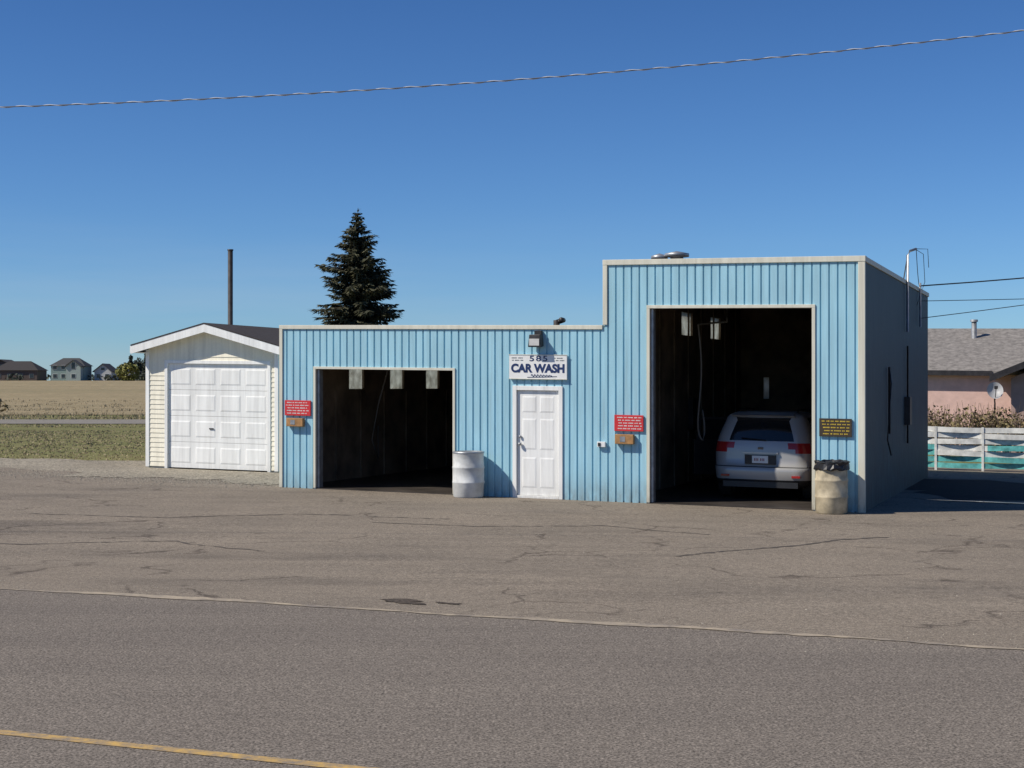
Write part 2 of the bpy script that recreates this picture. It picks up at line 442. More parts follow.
for h in bw: m.box(Fb,h[0],h[1],.07,.08,h[2],h[3])
m.build('window_panes',m_pane,cw)
m=MB()
m.box(P,TL-.03,TS-.045,-.03,.17,WL-.035,WL+.045)
m.box(P,TL-.03,TL+.06,.17,9.25,WL-.035,WL+.04)
m.box(P,TS-.04,TR+.03,-.032,.17,WT-.06,WT+.04)
m.box(P,TR-.06,TR+.028,.17,11.33,WT-.06,WT+.035)
m.box(P,TS-.04,TS+.08,.17,11.33,WT-.06,WT+.035)
m.box(P,TS-.038,TS+.05,-.028,.08,WL+.05,WT-.062)
m.box(P,TL-.028,TL+.045,-.028,.06,.0,WL-.037)
m.box(P,TR-.1,TR+.022,-.026,.06,0,WT-.062)
m.build('roof_and_corner_trim',m_trim,cw,.006)
m=MB()
def frame(o,wd):
    m.box(P,o[0]-wd,o[0],-.024,.158,0.016,o[3]); m.box(P,o[1],o[1]+wd,-.024,.158,0.016,o[3]); m.box(P,o[0]-wd,o[1]+wd,-.026,.158,o[3],o[3]+wd)
frame(O1,.05); frame(O2,.06)
m.build('bay_opening_frames',m_trim,cw,.004)
m=MB(); m.box(P,O2[0]+.002,O2[0]+.05,.05,.20,.02,O2[3]-.01); m.box(P,O1[0]+.002,O1[0]+.05,.05,.2,.02,O1[3]-.01); m.build('overhead_door_tracks',m_galv,cw)
m=MB()
for (a,b,w) in ((-4.7,-1.85,2.72),(2.3,5.1,3.95)):
    for k in range(4): m.box(P,a,b,.35+k*.62,.35+k*.62+.6,w,w+.045)
m.build('raised_overhead_doors',M('door_dull',(.16,.15,.14),.6,.2),cw)
m=MB()
m.tube([P(3.2,2.0,3.9),P(3.2,2.0,3.45),P(2.6,2.1,3.4)],.022)
hz=[P(2.6+.05*math.sin(i*.5),2.1+.02*i,3.4-2.3*math.sin(min(1,i/14)*1.57)+ (0 if i<14 else (i-14)*.12)) for i in range(20)]
m.tube(hz,.018)
m.tube([hz[-1],P(2.5,2.9,1.25)],.012)
m.tube([P(-3.5,2.2,2.9),P(-3.5,2.2,2.55),P(-4.3,2.4,2.5)],.022); m.tube([P(-4.3,2.4,2.5),P(-4.6,2.5,1.7),P(-4.8,2.6,.9),P(-4.75,2.8,.5),P(-4.85,3.0,1.2)],.018)
m.build('wash_hoses',M('hose_grey',(.20,.19,.17),.6,.2),cw)
bx('wash_control_box',P,1.5,1.62,5.6,6.0,1.2,1.9,m_dark,cw,.01)
m=MB()
m.box(P,-.511,-.43,-.03,.1,0,2.145); m.box(P,.422,.503,-.03,.1,0,2.145); m.box(P,-.43,.422,-.03,.1,2.06,2.145); m.box(P,-.43,.422,-.03,.1,0,.05)
m.build('door_frame',m_white,cw,.005)
m=MB()
m.box(P,-.425,.417,.02,.06,.055,2.055)
def rpanel(a,b,c,d,o=.02,g=.028,h=.014):
    m.hexa([P(a,o-.001,c),P(b,o-.001,c),P(b,o-.001,d),P(a,o-.001,d),P(a+g,o-h,c+g),P(b-g,o-h,c+g),P(b-g,o-h,d-g),P(a+g,o-h,d-g)])
for (c,d) in ((.2,.78),(.93,1.52),(1.64,1.95)):
    rpanel(-.33,-.04,c,d,h=.007); rpanel(.03,.32,c,d,h=.007)
m.build('door_panel',m_white,cw)
m=MB(); m.lathe(P(-.36,-.03,1.0),[(.001,0),(.03,.005),(.035,.03),(.03,.055),(.001,.06)],14); m.lathe(P(-.36,-.01,1.15),[(.001,0),(.025,.005),(.025,.04),(.001,.045)],12); m.build('door_knob',m_galv,cw)
# sign
sg=empty('car_wash_sign')
bx('sign_board',P,-.57,.60,-.055,-.012,2.28,2.74,m_wt,sg,.004)
m=MB()
m.box(P,-.575,.605,-.062,-.056,2.732,2.745); m.box(P,-.575,.605,-.062,-.056,2.272,2.285); m.build('sign_edge',m_trim,sg)
text('digits','585',.03,-.058,2.664,.145,m_navy,sg,1.5,.0015,sp=1.25)
text('letters','CAR WASH',.015,-.058,2.475,.215,m_navy,sg,.98,.010,sp=1.0)
scribble('small_lettering_left',-.53,-.28,-.056,2.61,2.70,2,m_blueside,sg,3)
scribble('small_lettering_right',.33,.55,-.056,2.61,2.70,2,m_blueside,sg,4)
m=MB(); pts=[P(-.12+.42*i/40,-.058,2.345+.026*math.sin(i*1.1)*(1-i/55)) for i in range(41)]; m.tube(pts,.006,5); m.tube([P(-.2,-.058,2.31),P(.1,-.058,2.315),P(.4,-.058,2.33)],.005,5); m.build('script_stroke',m_navy,sg)
def board(name,t0,t1,w0,w1,mat,tmat,rows,seed):
    e=empty(name); bx('board',P,t0,t1,-.04,-.012,w0,w1,mat,e,.003); scribble('lettering',t0+.03,t1-.03,-.041,w0+.02,w1-.02,rows,tmat,e,seed)
board('red_notice_sign',-5.47,-4.88,1.47,1.78,m_red,m_wt,5,11)
board('red_notice_sign',1.53,2.09,1.33,1.63,m_red,m_wt,5,12)
board('yellow_lettered_notice_sign',5.33,5.90,1.33,1.65,m_brown,m_yel,5,13)
def coin(name,t0,t1,w0,w1):
    e=empty(name); bx('case',P,t0,t1,-.11,-.012,w0,w1,m_wood,e,.008); bx('slot_plate',P,t0+.1,t0+.2,-.115,-.111,w0+.04,w1-.04,m_galv,e)
coin('coin_box',-5.4,-5.02,1.25,1.42); coin('coin_box',1.56,1.92,1.09,1.27)
e=empty('electrical_outlet_box'); bx('case',P,1.2,1.36,-.07,-.012,1.02,1.12,m_wt,e,.006); bx('cover',P,1.22,1.27,-.085,-.071,1.04,1.10,m_dark,e,.003)
fl=empty('wall_floodlight')
bx('bracket',P,-.04,.1,-.1,-.012,3.06,3.2,m_dark,fl,.005)
m=MB(); m.hexa([P(-.12,-.24,2.88),P(.14,-.24,2.88),P(.14,-.06,2.9),P(-.12,-.06,2.9),P(-.1,-.22,3.12),P(.12,-.22,3.12),P(.12,-.06,3.12),P(-.1,-.06,3.12)]); m.build('housing',m_dark,fl,.01)
bx('lens',P,-.09,.11,-.248,-.243,2.91,3.04,m_lampw,fl)
m=MB(); m.tube([P(.2,.5,3.1),P(.2,.5,3.42)],.06); m.tube([P(.2,.5,3.38),P(.34,.5,3.42),P(.36,.3,3.42)],.05); m.build('vent_pipe',m_dark,cw)
m=MB()
for t,r_,h_ in ((1.95,.11,.42),(2.3,.16,.46)):
    c=P(t,1.6,4.35); m.lathe(c,[(r_*.8,-.05),(r_*.8,h_-.12),(r_*1.5,h_-.11),(r_*1.5,h_-.05),(.01,h_)],18)
m.build('roof_vents',m_galv,cw)
m=MB()
m.tube([P(TR+.05,3.2,2.6),P(TR+.05,3.2,1.3)],.025); m.tube([P(TR+.05,3.2,2.6),P(TR+.15,2.7,2.3),P(TR+.1,2.5,1.2),P(TR+.12,2.9,.9)],.015)
m.tube([P(TR+.05,6.4,3.1),P(TR+.05,6.4,1.0)],.02)
m.box(P,TR+.002,TR+.12,6.2,6.6,1.4,2.0)
m.build('side_conduits',m_dark,cw)
mast=empty('service_mast')
m=MB()
m.tube([P(TR+.06,6.3,3.4),P(TR+.06,6.3,5.05),P(TR+.1,6.4,5.15),P(TR+.22,6.5,5.2)],.028)
m.tube([P(TR+.06,6.3,5.05),P(TR-.1,6.9,4.5)],.012)
m.tube([P(TR+.06,8.9,3.6),P(TR+.06,8.9,4.62)],.025)
m.build('mast_pipe',m_galv,mast)
def sag(a,b,s,n=16):
    a,b=Vector(a),Vector(b); return [a.lerp(b,i/n)-Vector((0,0,s*4*(i/n)*(1-i/n))) for i in range(n+1)]
m=MB()
m.tube(sag(P(TR+.22,6.5,5.18),P(TR+.06,8.9,4.55),.25),.008,5)
m.tube([P(TR+.22,6.5,5.18),P(TR+.35,6.7,5.1),P(TR+.37,6.8,4.5),P(TR+.2,6.8,4.0)],.007,5)
m.tube([P(TR+.22,6.5,5.2),P(TR+.45,6.6,5.2),P(TR+.47,6.6,4.8)],.007,5)
m.build('mast_wires',m_wire,mast)
m=MB()
p=Vector(P(TR+.06,8.9,4.55))
m.tube(sag(p,(44,36,12.0),1.3,30),.017,6); m.tube(sag(p-Vector((0,0,.35)),(44,38,5.9),.25,30),.009,6); m.tube(sag(p-Vector((0,0,.75)),(44,34,11.5),.9,30),.010,6)
m.build('service_wires',m_wire)
m=MB()
def wz(X):
    u=(X+6.83)/13.65; return 5.86+.42*u+.60*u*u
m.tube([(-48+i*96/120,20,wz(-48+i*96/120)) for i in range(121)],.0075,6)
for j,ph in enumerate((0,)):
    q=[]
    for i in range(2400):
        X=-24+i*48/2400; a=X*17+ph
        q.append((X,20+.009*math.cos(a),wz(X)+.009*math.sin(a)))
    m.tube(q,.0062,4,1)
m.build('overhead_power_line',[m_wireg,m_wirel])

# ---------------- barrels
def barrel(name,t,d,hh,r,mat,lid):
    x,y,z=P(t,d,0); e=empty(name); m=MB()
    m.lathe((x,y,z),[(r*.9,.0),(r*.97,.02),(r*.99,hh*.3),(r*1.03,hh*.32),(r*1.03,hh*.345),(r,hh*.365),(r,hh*.63),(r*1.03,hh*.65),(r*1.03,hh*.675),(r*.99,hh*.7),(r*.97,hh*.96),(r*1.0,hh*.975),(r*1.0,hh),(r*.92,hh),(r*.92,hh*.8)],36)
    m.build('drum',mat,e)
    m=MB()
    if lid:
        m.lathe((x,y,z),[(r*1.04,hh-.12),(r*1.10,hh-.09),(r*1.05,hh-.02),(r*1.08,hh+.03),(r*.93,hh+.04),(r*.85,hh-.06),(r*.6,hh-.1)],34,wob=.09,smooth=False); m.build('bin_bag',m_black,e)
    else:
        m.lathe((x,y,z),[(r*1.01,hh-.02),(r*1.03,hh+.01),(r*.9,hh+.02),(r*.85,hh-.12),(.02,hh-.13)],36); m.build('rim',m_galv,e)
barrel('trash_barrel',-1.29,-.35,.86,.30,m_barrel,False)
barrel('trash_barrel',5.60,-.38,.88,.28,m_barrel2,True)

# ---------------- garage
ga=empty('garage')
G0,G1,GD,GL=-11.51,-7.889,3.9,7.0
GC=(G0+G1)/2; SL=.257; AP=3.37
def lap(name,F,s0,s1,top,hole,mat,rh=.115):
    m=MB(); w=.05
    while w<AP:
        w1=w+rh
        if top: 
            half=(AP-(w))/SL; half1=(AP-w1)/SL
            a,b=max(s0,GC-half),min(s1,GC+half); a1,b1=max(s0,GC-max(half1,0)),min(s1,GC+max(half1,0))
        else:
            if w1>AP-(G1-G0)/2*SL+.02: break
            a,b,a1,b1=s0,s1,s0,s1
        segs=[(a,b,a1,b1)]
        if hole and w<hole[3]-.02: segs=[(a,hole[0],a1,hole[0]),(hole[1],b,hole[1],b1)]
        for (p,q,p1,q1) in segs:
            if q<=p: continue
            m.face([F(p,-.014,w),F(q,-.014,w),F(q1,0,w1),F(p1,0,w1)])
            m.face([F(p,0,w),F(q,0,w),F(q,-.014,w),F(p,-.014,w)])
        w=w1
    return m.build(name,mat,ga)
D0,D1,DW=-10.91,-8.156,2.53
lap('front_siding',lambda s,o,w:P(s,GD+o,w),G0,G1,True,(D0-.06,D1+.06,0,DW+.06),m_vinyl)
lap('right_siding',lambda s,o,w:P(G1-o,s,w),GD,GD+GL,False,None,m_vinyl)
lap('left_siding',lambda s,o,w:P(G0+o,s,w),GD,GD+GL,False,None,m_vinyl)
m=MB(); m.box(P,G0+.02,G0+.1,GD+.02,GD+GL,0,2.9); m.box(P,G1-.1,G1-.02,GD+.02,GD+GL,0,2.9); m.box(P,G0+.1,G1-.1,GD+GL-.1,GD+GL-.02,0,2.9)
m.box(P,G0+.1,D0-.06,GD+.02,GD+.1,0,2.85); m.box(P,D1+.06,G1-.1,GD+.02,GD+.1,0,2.85); m.box(P,D0-.06,D1+.06,GD+.02,GD+.1,DW+.06,2.85)
m.build('wall_core',m_trim,ga)
m=MB()
m.box(P,D0-.08,D0,GD-.03,GD+.1,0.0,DW+.08); m.box(P,D1,D1+.08,GD-.03,GD+.1,0.0,DW+.08); m.box(P,D0,D1,GD-.03,GD+.1,DW,DW+.08)
m.box(P,G0-.02,G0+.08,GD-.028,GD+.02,0.03,2.86); m.box(P,G1-.08,G1+.02,GD-.028,GD+.02,0.03,2.86)
m.build('corner_and_door_trim',m_white,ga,.004)
m=MB(); n=4; hh=(DW-.03)/n
for i in range(n):
    w0=.03+i*hh; m.box(P,D0+.002,D1-.002,GD+.03,GD+.07,w0+.003,w0+hh-.003)
    pw=(D1-D0)/4
    for k in range(4):
        a=D0+k*pw+.07; b_=a+pw-.14; rpanel(a,b_,w0+.12,w0+hh-.12,GD+.03,.03,.009)
m.build('overhead_door',m_white,ga)
m=MB(); m.box(P,GC-.06,GC+.06,GD-.0,GD+.012,.97,1.0); m.build('door_handle',m_dark,ga)
m=MB(); OV=.24; FO=GD-.30; BK=GD+GL+.3
def rs(s,o0,o1,lo,hi,d0,d1,mi):
    a=GC; b_=GC+s*((G1-G0)/2+OV)
    za=AP; zb=AP-abs(b_-GC)*SL
    m.hexa([P(a,d0,za+lo),P(b_,d0,zb+lo),P(b_,d1,zb+lo),P(a,d1,za+lo),P(a,d0,za+hi),P(b_,d0,zb+hi),P(b_,d1,zb+hi),P(a,d1,za+hi)],mi)
for s in (-1,1):
    rs(s,0,0,.02,.10,FO,BK,1)
    rs(s,0,0,.101,.13,FO-.03,BK,0)
    rs(s,0,0,-.09,.10,FO-.022,FO-.001,1)
    b_=GC+s*((G1-G0)/2+OV); zb=AP-abs(b_-GC)*SL
    m.box(P,min(b_,b_+s*.02),max(b_,b_+s*.02),FO-.022,BK,zb-.07,zb+.1,1)
    lo,hi=sorted((b_,GC+s*(G1-G0)/2)); m.box(P,lo,hi,FO,BK,zb-.06,zb-.05,1)
m.build('gable_roof',[m_shingle,m_white],ga)
m=MB(); X,Y=-8.45,45; m.tube([(X,Y,0),(X,Y,6.2)],.075,10); m.tube([(X,Y,6.2),(X,Y,6.24)],.09,10); m.build('flue_pipe',m_dark)

# ---------------- car
car=empty('silver_suv_car')
CT,CD=3.93,1.6
def C(x,y,z): return P(CT+x,CD+y,z*.985+.015)
lev=[(.24,.18,4.20,.78),(.30,.07,4.32,.88),(.40,.02,4.40,.915),(.56,0,4.43,.93),(.64,.01,4.44,.935),(.655,.05,4.43,.935),(.80,.065,4.40,.94),(.92,.07,4.2,.94),(1.0,.075,4.0,.935),(1.05,.085,3.6,.93),(1.12,.10,3.35,.915),(1.15,.115,3.28,.905),(1.24,.15,3.15,.885),(1.38,.215,2.9,.84),(1.54,.30,2.55,.785),(1.60,.34,2.4,.755),(1.65,.38,2.25,.71),(1.69,.46,2.1,.62),(1.715,.70,1.9,.42)]
def loop(z,yr,yf,hw):
    pts=[]; rr=.28 if z<1.6 else .22; rf=.45
    R=min(rr,hw*.6)
    xs_=[-(hw-R)+2*(hw-R)*i/10 for i in range(11)]
    crown=.09
    def yb(x): return yr+crown*(x/hw)**2
    for x in xs_: pts.append((x,yb(x)))
    y0=yb(hw-R)
    for i in range(1,5): a=i/5*math.pi/2; pts.append((hw-R+R*math.sin(a),y0+R*(1-math.cos(a))))
    for i in range(13): pts.append((hw,y0+R+(yf-rf-y0-R)*i/12))
    for i in range(1,5): a=i/5*math.pi/2; pts.append((hw-rf+rf*math.cos(a) if hw>rf else hw*math.cos(a),yf-rf+rf*math.sin(a)))
    left=[(-x,y) for x,y in reversed(pts[11:])]
    return pts+left
def carbody():
    m=MB(); vs=[]; loops=[loop(*l) for l in lev]; n=len(loops[0])
    for l,lp in zip(lev,loops):
        for x,y in lp: vs.append(C(x,y,l[0]))
    m.v=vs
    for j in range(len(lev)-1):
        z0,z1=lev[j][0],lev[j+1][0]; zm=(z0+z1)/2
        for i in range(n):
            k=(i+1)%n; mi=0
            if z0>=1.15 and z1<=1.60:
                if (0<=i<=9): mi=1
                elif 17<=i<=27 and i not in (21,): mi=1
                elif n-11-17<=i<=n-18 and i not in (n-22,): mi=1
            if 1.0<=z0<1.12 and (i in (9,10,11,12,13) or i in (0,n-1,n-2,n-3,n-4)): mi=2
            if z0==.92 and (i in (10,11,12,13) or i in (n-1,n-2,n-3,n-4)): mi=2
            if zm<.40 : mi=3
            if .64<zm<.655: mi=3
            m.f.append((j*n+i,j*n+k,(j+1)*n+k,(j+1)*n+i)); m.m.append(mi); m.sm.append(True)
    m.f.append(tuple((len(lev)-1)*n+i for i in range(n))); m.m.append(0); m.sm.append(True)
    m.build('body',[m_silver,m_glass,m_tail,m_black],car)
carbody()
m=MB()
def wheel(x,y,mi,prof):
    vs=[];fs=[];n=30
    for j,(rr,xx) in enumerate(prof):
        for i in range(n):
            a=6.2832*i/n; vs.append(C(x+xx,y+rr*math.cos(a),.36+rr*math.sin(a)))
    for j in range(len(prof)-1):
        for i in range(n): k=(i+1)%n; fs.append((j*n+i,j*n+k,(j+1)*n+k,(j+1)*n+i))
    fs.append(tuple(range(n))); fs.append(tuple((len(prof)-1)*n+i for i in range(n)))
    m.idx(vs,fs,mi,True)
for x in (-.82,.82):
    for y in (.90,3.55):
        wheel(x,y,0,[(.24,-.12),(.33,-.125),(.36,-.09),(.36,.09),(.33,.125),(.24,.12)])
        wheel(x,y,1,[(.235,-.128),(.2,-.118),(.05,-.13),(.05,.13),(.2,.118),(.235,.128)])
m.build('wheels',[m_tyre,m_rim],car)
m=MB()
m.box(C,-.72,.72,.03,.3,.25,.36,0)
m.hexa([C(-.62,.33,1.625),C(.62,.33,1.625),C(.62,.6,1.65),C(-.62,.6,1.65),C(-.58,.28,1.645),C(.58,.28,1.645),C(.56,.6,1.705),C(-.56,.6,1.705)],1)
m.box(C,-.3,.3,.035,.10,.70,.88,2)
m.box(C,-.34,.34,.03,.08,.905,.935,3)
m.tube([C(.10,.10,1.165),C(-.38,.13,1.20)],.011,6,0)
m.box(C,.60,.76,.03,.08,.45,.49,4); m.box(C,-.76,-.60,.03,.08,.45,.49,4)
for x in (-.58,.58): m.tube([C(x,.75,1.69),C(x,.85,1.75),C(x,2.1,1.75),C(x,2.25,1.68)],.017,6,0)
for x in (-.99,.99): m.box(C,x-.1,x+.1,2.95,3.08,1.02,1.18,1)
m.tube([C(.55,.04,.28),C(.55,.3,.28)],.035,10,3)
m.build('rear_fittings',[m_black,m_silver,m_dark,m_rim,m_tail],car)
m=MB(); m.tube([C(-.05,.07,1.01),C(.05,.07,1.01)],.022,10); m.build('tailgate_badge',m_rim,car)
bx('licence_plate',C,-.155,.155,.018,.03,.72,.865,m_wt,car,.004)
m=MB(); r=random.Random(2); x=-.115
for i in range(6):
    m.box(C,x,x+.018,.014,.017,.765,.815); x+=.032+(.02 if i==2 else 0)
m.build('plate_characters',M('plate_red',(.35,.10,.10),.5,.1),car)
def dr(x,y,z):
    a=math.radians(52); return C(-.93-y*math.sin(a)-x*math.cos(a), 2.15-y*math.cos(a)+x*math.sin(a), z)
m=MB()
m.box(dr,0,.09,0,.95,.38,1.08,0); m.box(dr,-.012,0,0,.95,.36,1.09,0)
m.box(dr,.0,.05,0,.06,1.08,1.56,0); m.box(dr,.0,.05,.06,.8,1.5,1.56,0); m.box(dr,.0,.05,.8,.88,1.08,1.54,0)
m.box(dr,.02,.028,.06,.8,1.08,1.5,1); m.box(dr,.09,.14,.15,.7,.75,.82,0)
m.build('open_door',[m_black,m_glass],car,.01)

# ---------------- spruce
def spruce(name,X,Y,Ht,R,mat,seed,dens=1.0):
    r=random.Random(seed); e=empty(name); z0=H(X,Y)-.05
    m=MB(); m.tube([(X,Y,z0),(X+.03,Y,z0+Ht*.5),(X,Y,z0+Ht*.97)],[.17,.1,.015],8); 
    f=MB(); z=.5
    while z<Ht*.985:
        u=z/Ht
        rad=R*(1-u)**.78*(1.0 if u>.12 else .85)*(1+.10*math.sin(z*5.3))
        nb=max(6,int(17*dens*(1-u)+8))
        for i in range(nb):
            a=r.uniform(0,6.283); L=rad*r.uniform(.55,1.12)*(1+.12*math.sin(a*2+z*2.3)); zz=z+r.uniform(-.12,.12)
            dx,dy=math.cos(a),math.sin(a)
            up=.35 if u>.6 else .08
            n=max(2,int(L/.075))
            pp=lambda q:(X+dx*L*q,Y+dy*L*q,z0+zz+L*(up*q-.50*q*q+.34*q**3))
            m.tube([pp(0),pp(.5),pp(.95)],[.022*(1-u)+.006,.012*(1-u)+.004,.003],4)
            for j in range(n):
                q=(j+.5)/n; c=Vector(pp(q)); tw=.32*(1-q*.5)*min(1,L)+.08
                for s in (-1,1):
                    for kk in range(2):
                        ang=a+s*r.uniform(.4,1.1); l=tw*r.uniform(.6,1.25)
                        tip=c+Vector((math.cos(ang)*l,math.sin(ang)*l,-l*r.uniform(.0,.6)))
                        side=Vector((-math.sin(ang),math.cos(ang),r.uniform(-.8,.8))).normalized()*r.uniform(.03,.06)
                        mid=(c+tip)/2
                        f.face([c,mid+side,tip,mid-side])
                if r.random()<.7:
                    tip=c+Vector((r.uniform(-.07,.07),r.uniform(-.07,.07),-r.uniform(.12,.28))); side=Vector((-dy,dx,0))*.045
                    f.face([c-side,c+side,tip])
        z+=.14+.06*(1-u)
    for i in range(30):
        a=r.uniform(0,6.28); zz=z0+Ht*r.uniform(.94,1.0); l=r.uniform(.08,.16); c=Vector((X,Y,zz))
        tip=c+Vector((math.cos(a)*l,math.sin(a)*l,l*.9)); side=Vector((-math.sin(a),math.cos(a),0))*.02
        f.face([c-side,c+side,tip])
    m.build('trunk_and_limbs',m_bark,e); f.build('needles',mat,e)
spruce('spruce_tree',-5.65,55,8.45,3.15,m_spruce,4)

def clumps(f,c,R,n,s,r,flat=1):
    for i in range(n):
        a=r.uniform(0,6.283); ph=math.acos(r.uniform(-1,1)); q=r.uniform(.35,1)**.5
        p=Vector((c[0]+R[0]*q*math.sin(ph)*math.cos(a),c[1]+R[1]*q*math.sin(ph)*math.sin(a),c[2]+R[2]*q*math.cos(ph)))
        u=Vector((r.gauss(0,1),r.gauss(0,1),r.gauss(0,1))).normalized(); v=u.cross(Vector((r.gauss(0,1),r.gauss(0,1),r.gauss(0,1)))).normalized()
        l=s*r.uniform(.5,1.3); f.face([p-u*l,p+v*l*.6,p+u*l,p-v*l*.6])
r=random.Random(9); f=MB()
for i in range(26):
    x=-118-r.uniform(-13,13)*1; Y=505+r.uniform(-12,12); h_=r.uniform(5,9.5); w_=r.uniform(1.2,2.4); z=H(x,Y)
    if r.random()<.5:
        for k in range(6): clumps(f,(x,Y,z+h_*(.1+.15*k)),(w_*(1-k/6.5),w_*(1-k/6.5),h_*.12),50,.6,r)
    else: clumps(f,(x,Y,z+h_*.42),(w_*1.4,w_*1.4,h_*.42),260,.6,r)
for i in range(60):
    x=r.uniform(-185,-95); Y=r.uniform(475,530); z=H(x,Y); clumps(f,(x,Y,z+.9),(3.2,2,r.uniform(.8,1.8)),70,.5,r)
for i in range(60):
    x=r.uniform(-250,450); Y=r.uniform(700,760); z=H(x,Y); clumps(f,(x,Y,z+1.6),(7,3,2.6),60,1.1,r)
f.build('distant_trees',m_fdark)
f=MB(); clumps(f,(-119,465,H(-119,465)+2.6),(3.8,3,3.0),900,.5,r); f.build('autumn_bush',m_fyel)
f=MB()
def tuft(x,y,h_,n,w_):
    z=H(x,y)-.04
    for k in range(n):
        a=r.uniform(0,6.28); l=h_*r.uniform(.5,1.2); bx_=x+r.uniform(-w_,w_); by_=y+r.uniform(-w_,w_); c,s=math.cos(a)*.012*(1+y/40),math.sin(a)*.012*(1+y/40)
        f.face([(bx_-c,by_-s,z),(bx_+c,by_+s,z),(bx_+r.uniform(-.6,.6)*l,by_+r.uniform(-.3,.3)*l,z+l)])
for i in range(1500):
    y=98+r.random()**1.8*110; x=r.uniform(-.40,-.2)*y; tuft(x,y,.15*r.uniform(.3,1.5)*(1.3 if math.sin(x*.7)+math.sin(y*.3)>0 else .5),6,.7)
for i in range(300):
    y=r.uniform(76,84); tuft(r.uniform(-.40,-.2)*y,y,.09,5,.4)
for i in range(1300):
    y=r.uniform(39,70); x=r.uniform(-.38,-.24)*y
    tuft(x,y,.04,5,.25)
f.build('dry_weeds',m_weed)
f=MB()
for i in range(7): clumps(f,(-36.5-r.uniform(0,2.5),106+r.uniform(-1,1),.4+r.uniform(0,.3)),(.8,.8,.5),90,.16,r)
f.build('roadside_shrub',m_shrub)

# ---------------- distant houses
def house(name,X,Y,w,dp,hw,hr,cw_,cr,ct,gable=False,n=4,base=0):
    e=empty(name); z=H(X,Y)-.3; F=lambda a,b_,c:(X+a,Y+b_,z+c)
    mw=M(name+'_wall',cw_,.8,.1); mr=M(name+'_roof',cr,.9,.15); mt=M(name+'_trim',ct,.6,.05); mg=M(name+'_glass',(.03,.04,.05),.1,.1)
    m=MB(); m.box(F,-w/2,w/2,0,dp,0,hw)
    if gable:
        m.idx([F(-w/2,0,hw),F(w/2,0,hw),F(0,0,hw+hr),F(-w/2,dp,hw),F(w/2,dp,hw),F(0,dp,hw+hr)],[(0,1,2),(3,5,4)])
    m.build('walls',mw,e)
    m=MB(); o=.5
    if gable:
        for s in (-1,1):
            b_=s*(w/2+o); k=hr/(w/2); 
            m.hexa([F(0,-o,hw+hr),F(b_,-o,hw-o*k),F(b_,dp+o,hw-o*k),F(0,dp+o,hw+hr),F(0,-o,hw+hr+.25),F(b_,-o,hw-o*k+.25),F(b_,dp+o,hw-o*k+.25),F(0,dp+o,hw+hr+.25)])
    else:
        i=min(w*.25,dp/2)
        m.idx([F(-w/2-o,-o,hw),F(w/2+o,-o,hw),F(w/2+o,dp+o,hw),F(-w/2-o,dp+o,hw),F(-w/2+i,dp/2,hw+hr),F(w/2-i,dp/2,hw+hr)],[(0,1,5,4),(1,2,5),(2,3,4,5),(3,0,4),(3,2,1,0)])
    m.build('roof',mr,e)
    m=MB(); g=MB(); st=2 if hw>4.5 else 1
    for j in range(st):
        for i in range(n):
            cx=-w/2+w*(i+.5)/n; c0=1.2+j*2.8
            m.box(F,cx-.75,cx+.75,-.06,-.01,c0-.12,c0+1.3); g.box(F,cx-.6,cx+.6,-.1,-.061,c0,c0+1.18)
    if gable: m.box(F,-.8,.8,-.06,-.01,hw+.2,hw+1.2); g.box(F,-.6,.6,-.1,-.061,hw+.3,hw+1.1)
    m.build('window_trim',mt,e); g.build('window_glass',mg,e)
house('dark_bungalow_house',-159,480,14,10,3.6,3.0,(.10,.075,.065),(.04,.035,.035),(.3,.28,.25),False,4)
house('dark_bungalow_house',-167,490,11,10,4.4,2.6,(.09,.07,.065),(.045,.04,.04),(.3,.28,.25),True,3)
house('two_storey_house',-142.3,480,10.5,9,5.0,2.6,(.24,.32,.30),(.06,.06,.06),(.6,.6,.56),False,4)
house('gabled_porch_house',-139.5,477,4.6,3,5.0,1.7,(.34,.40,.37),(.07,.07,.07),(.65,.65,.6),True,1)
house('white_gabled_house',-132.3,485,5.5,8,3.4,2.2,(.60,.60,.58),(.05,.05,.06),(.6,.6,.6),True,2)
house('white_gabled_house',-126.5,492,6,8,3.2,1.8,(.50,.48,.44),(.05,.05,.06),(.6,.6,.6),True,2)

# ---------------- neighbour house
nh=empty('neighbour_house')
m=MB(); m.box(P,1,16,26,34,0,2.75); m.build('main_walls',m_pink,nh)
m=MB()
m.hexa([P(.5,25.7,2.62),P(16.5,25.7,2.62),P(16.5,30,4.2),P(.5,30,4.2),P(.5,25.7,2.74),P(16.5,25.7,2.74),P(16.5,30,4.32),P(.5,30,4.32)])
m.hexa([P(.5,30,4.2),P(16.5,30,4.2),P(16.5,34.6,2.62),P(.5,34.6,2.62),P(.5,30,4.32),P(16.5,30,4.32),P(16.5,34.6,2.74),P(.5,34.6,2.74)])
wc=10.4
for s in (-1,1):
    b_=wc+s*3.5
    m.hexa([P(wc,22.9,3.95),P(b_,22.9,2.45),P(b_,28.6,2.45),P(wc,28.6,3.95),P(wc,22.9,4.07),P(b_,22.9,2.57),P(b_,28.6,2.57),P(wc,28.6,4.07)])
m.build('roof',m_shin2,nh)
m=MB()
for s in (-1,1):
    b_=wc+s*3.52
    m.hexa([P(wc,22.86,3.88),P(b_,22.86,2.38),P(b_,22.89,2.38),P(wc,22.89,3.88),P(wc,22.86,4.09),P(b_,22.86,2.59),P(b_,22.89,2.59),P(wc,22.89,4.09)])
m.box(P,.5,6.8,25.66,25.695,2.58,2.75)
m.build('fascia',m_dark,nh)
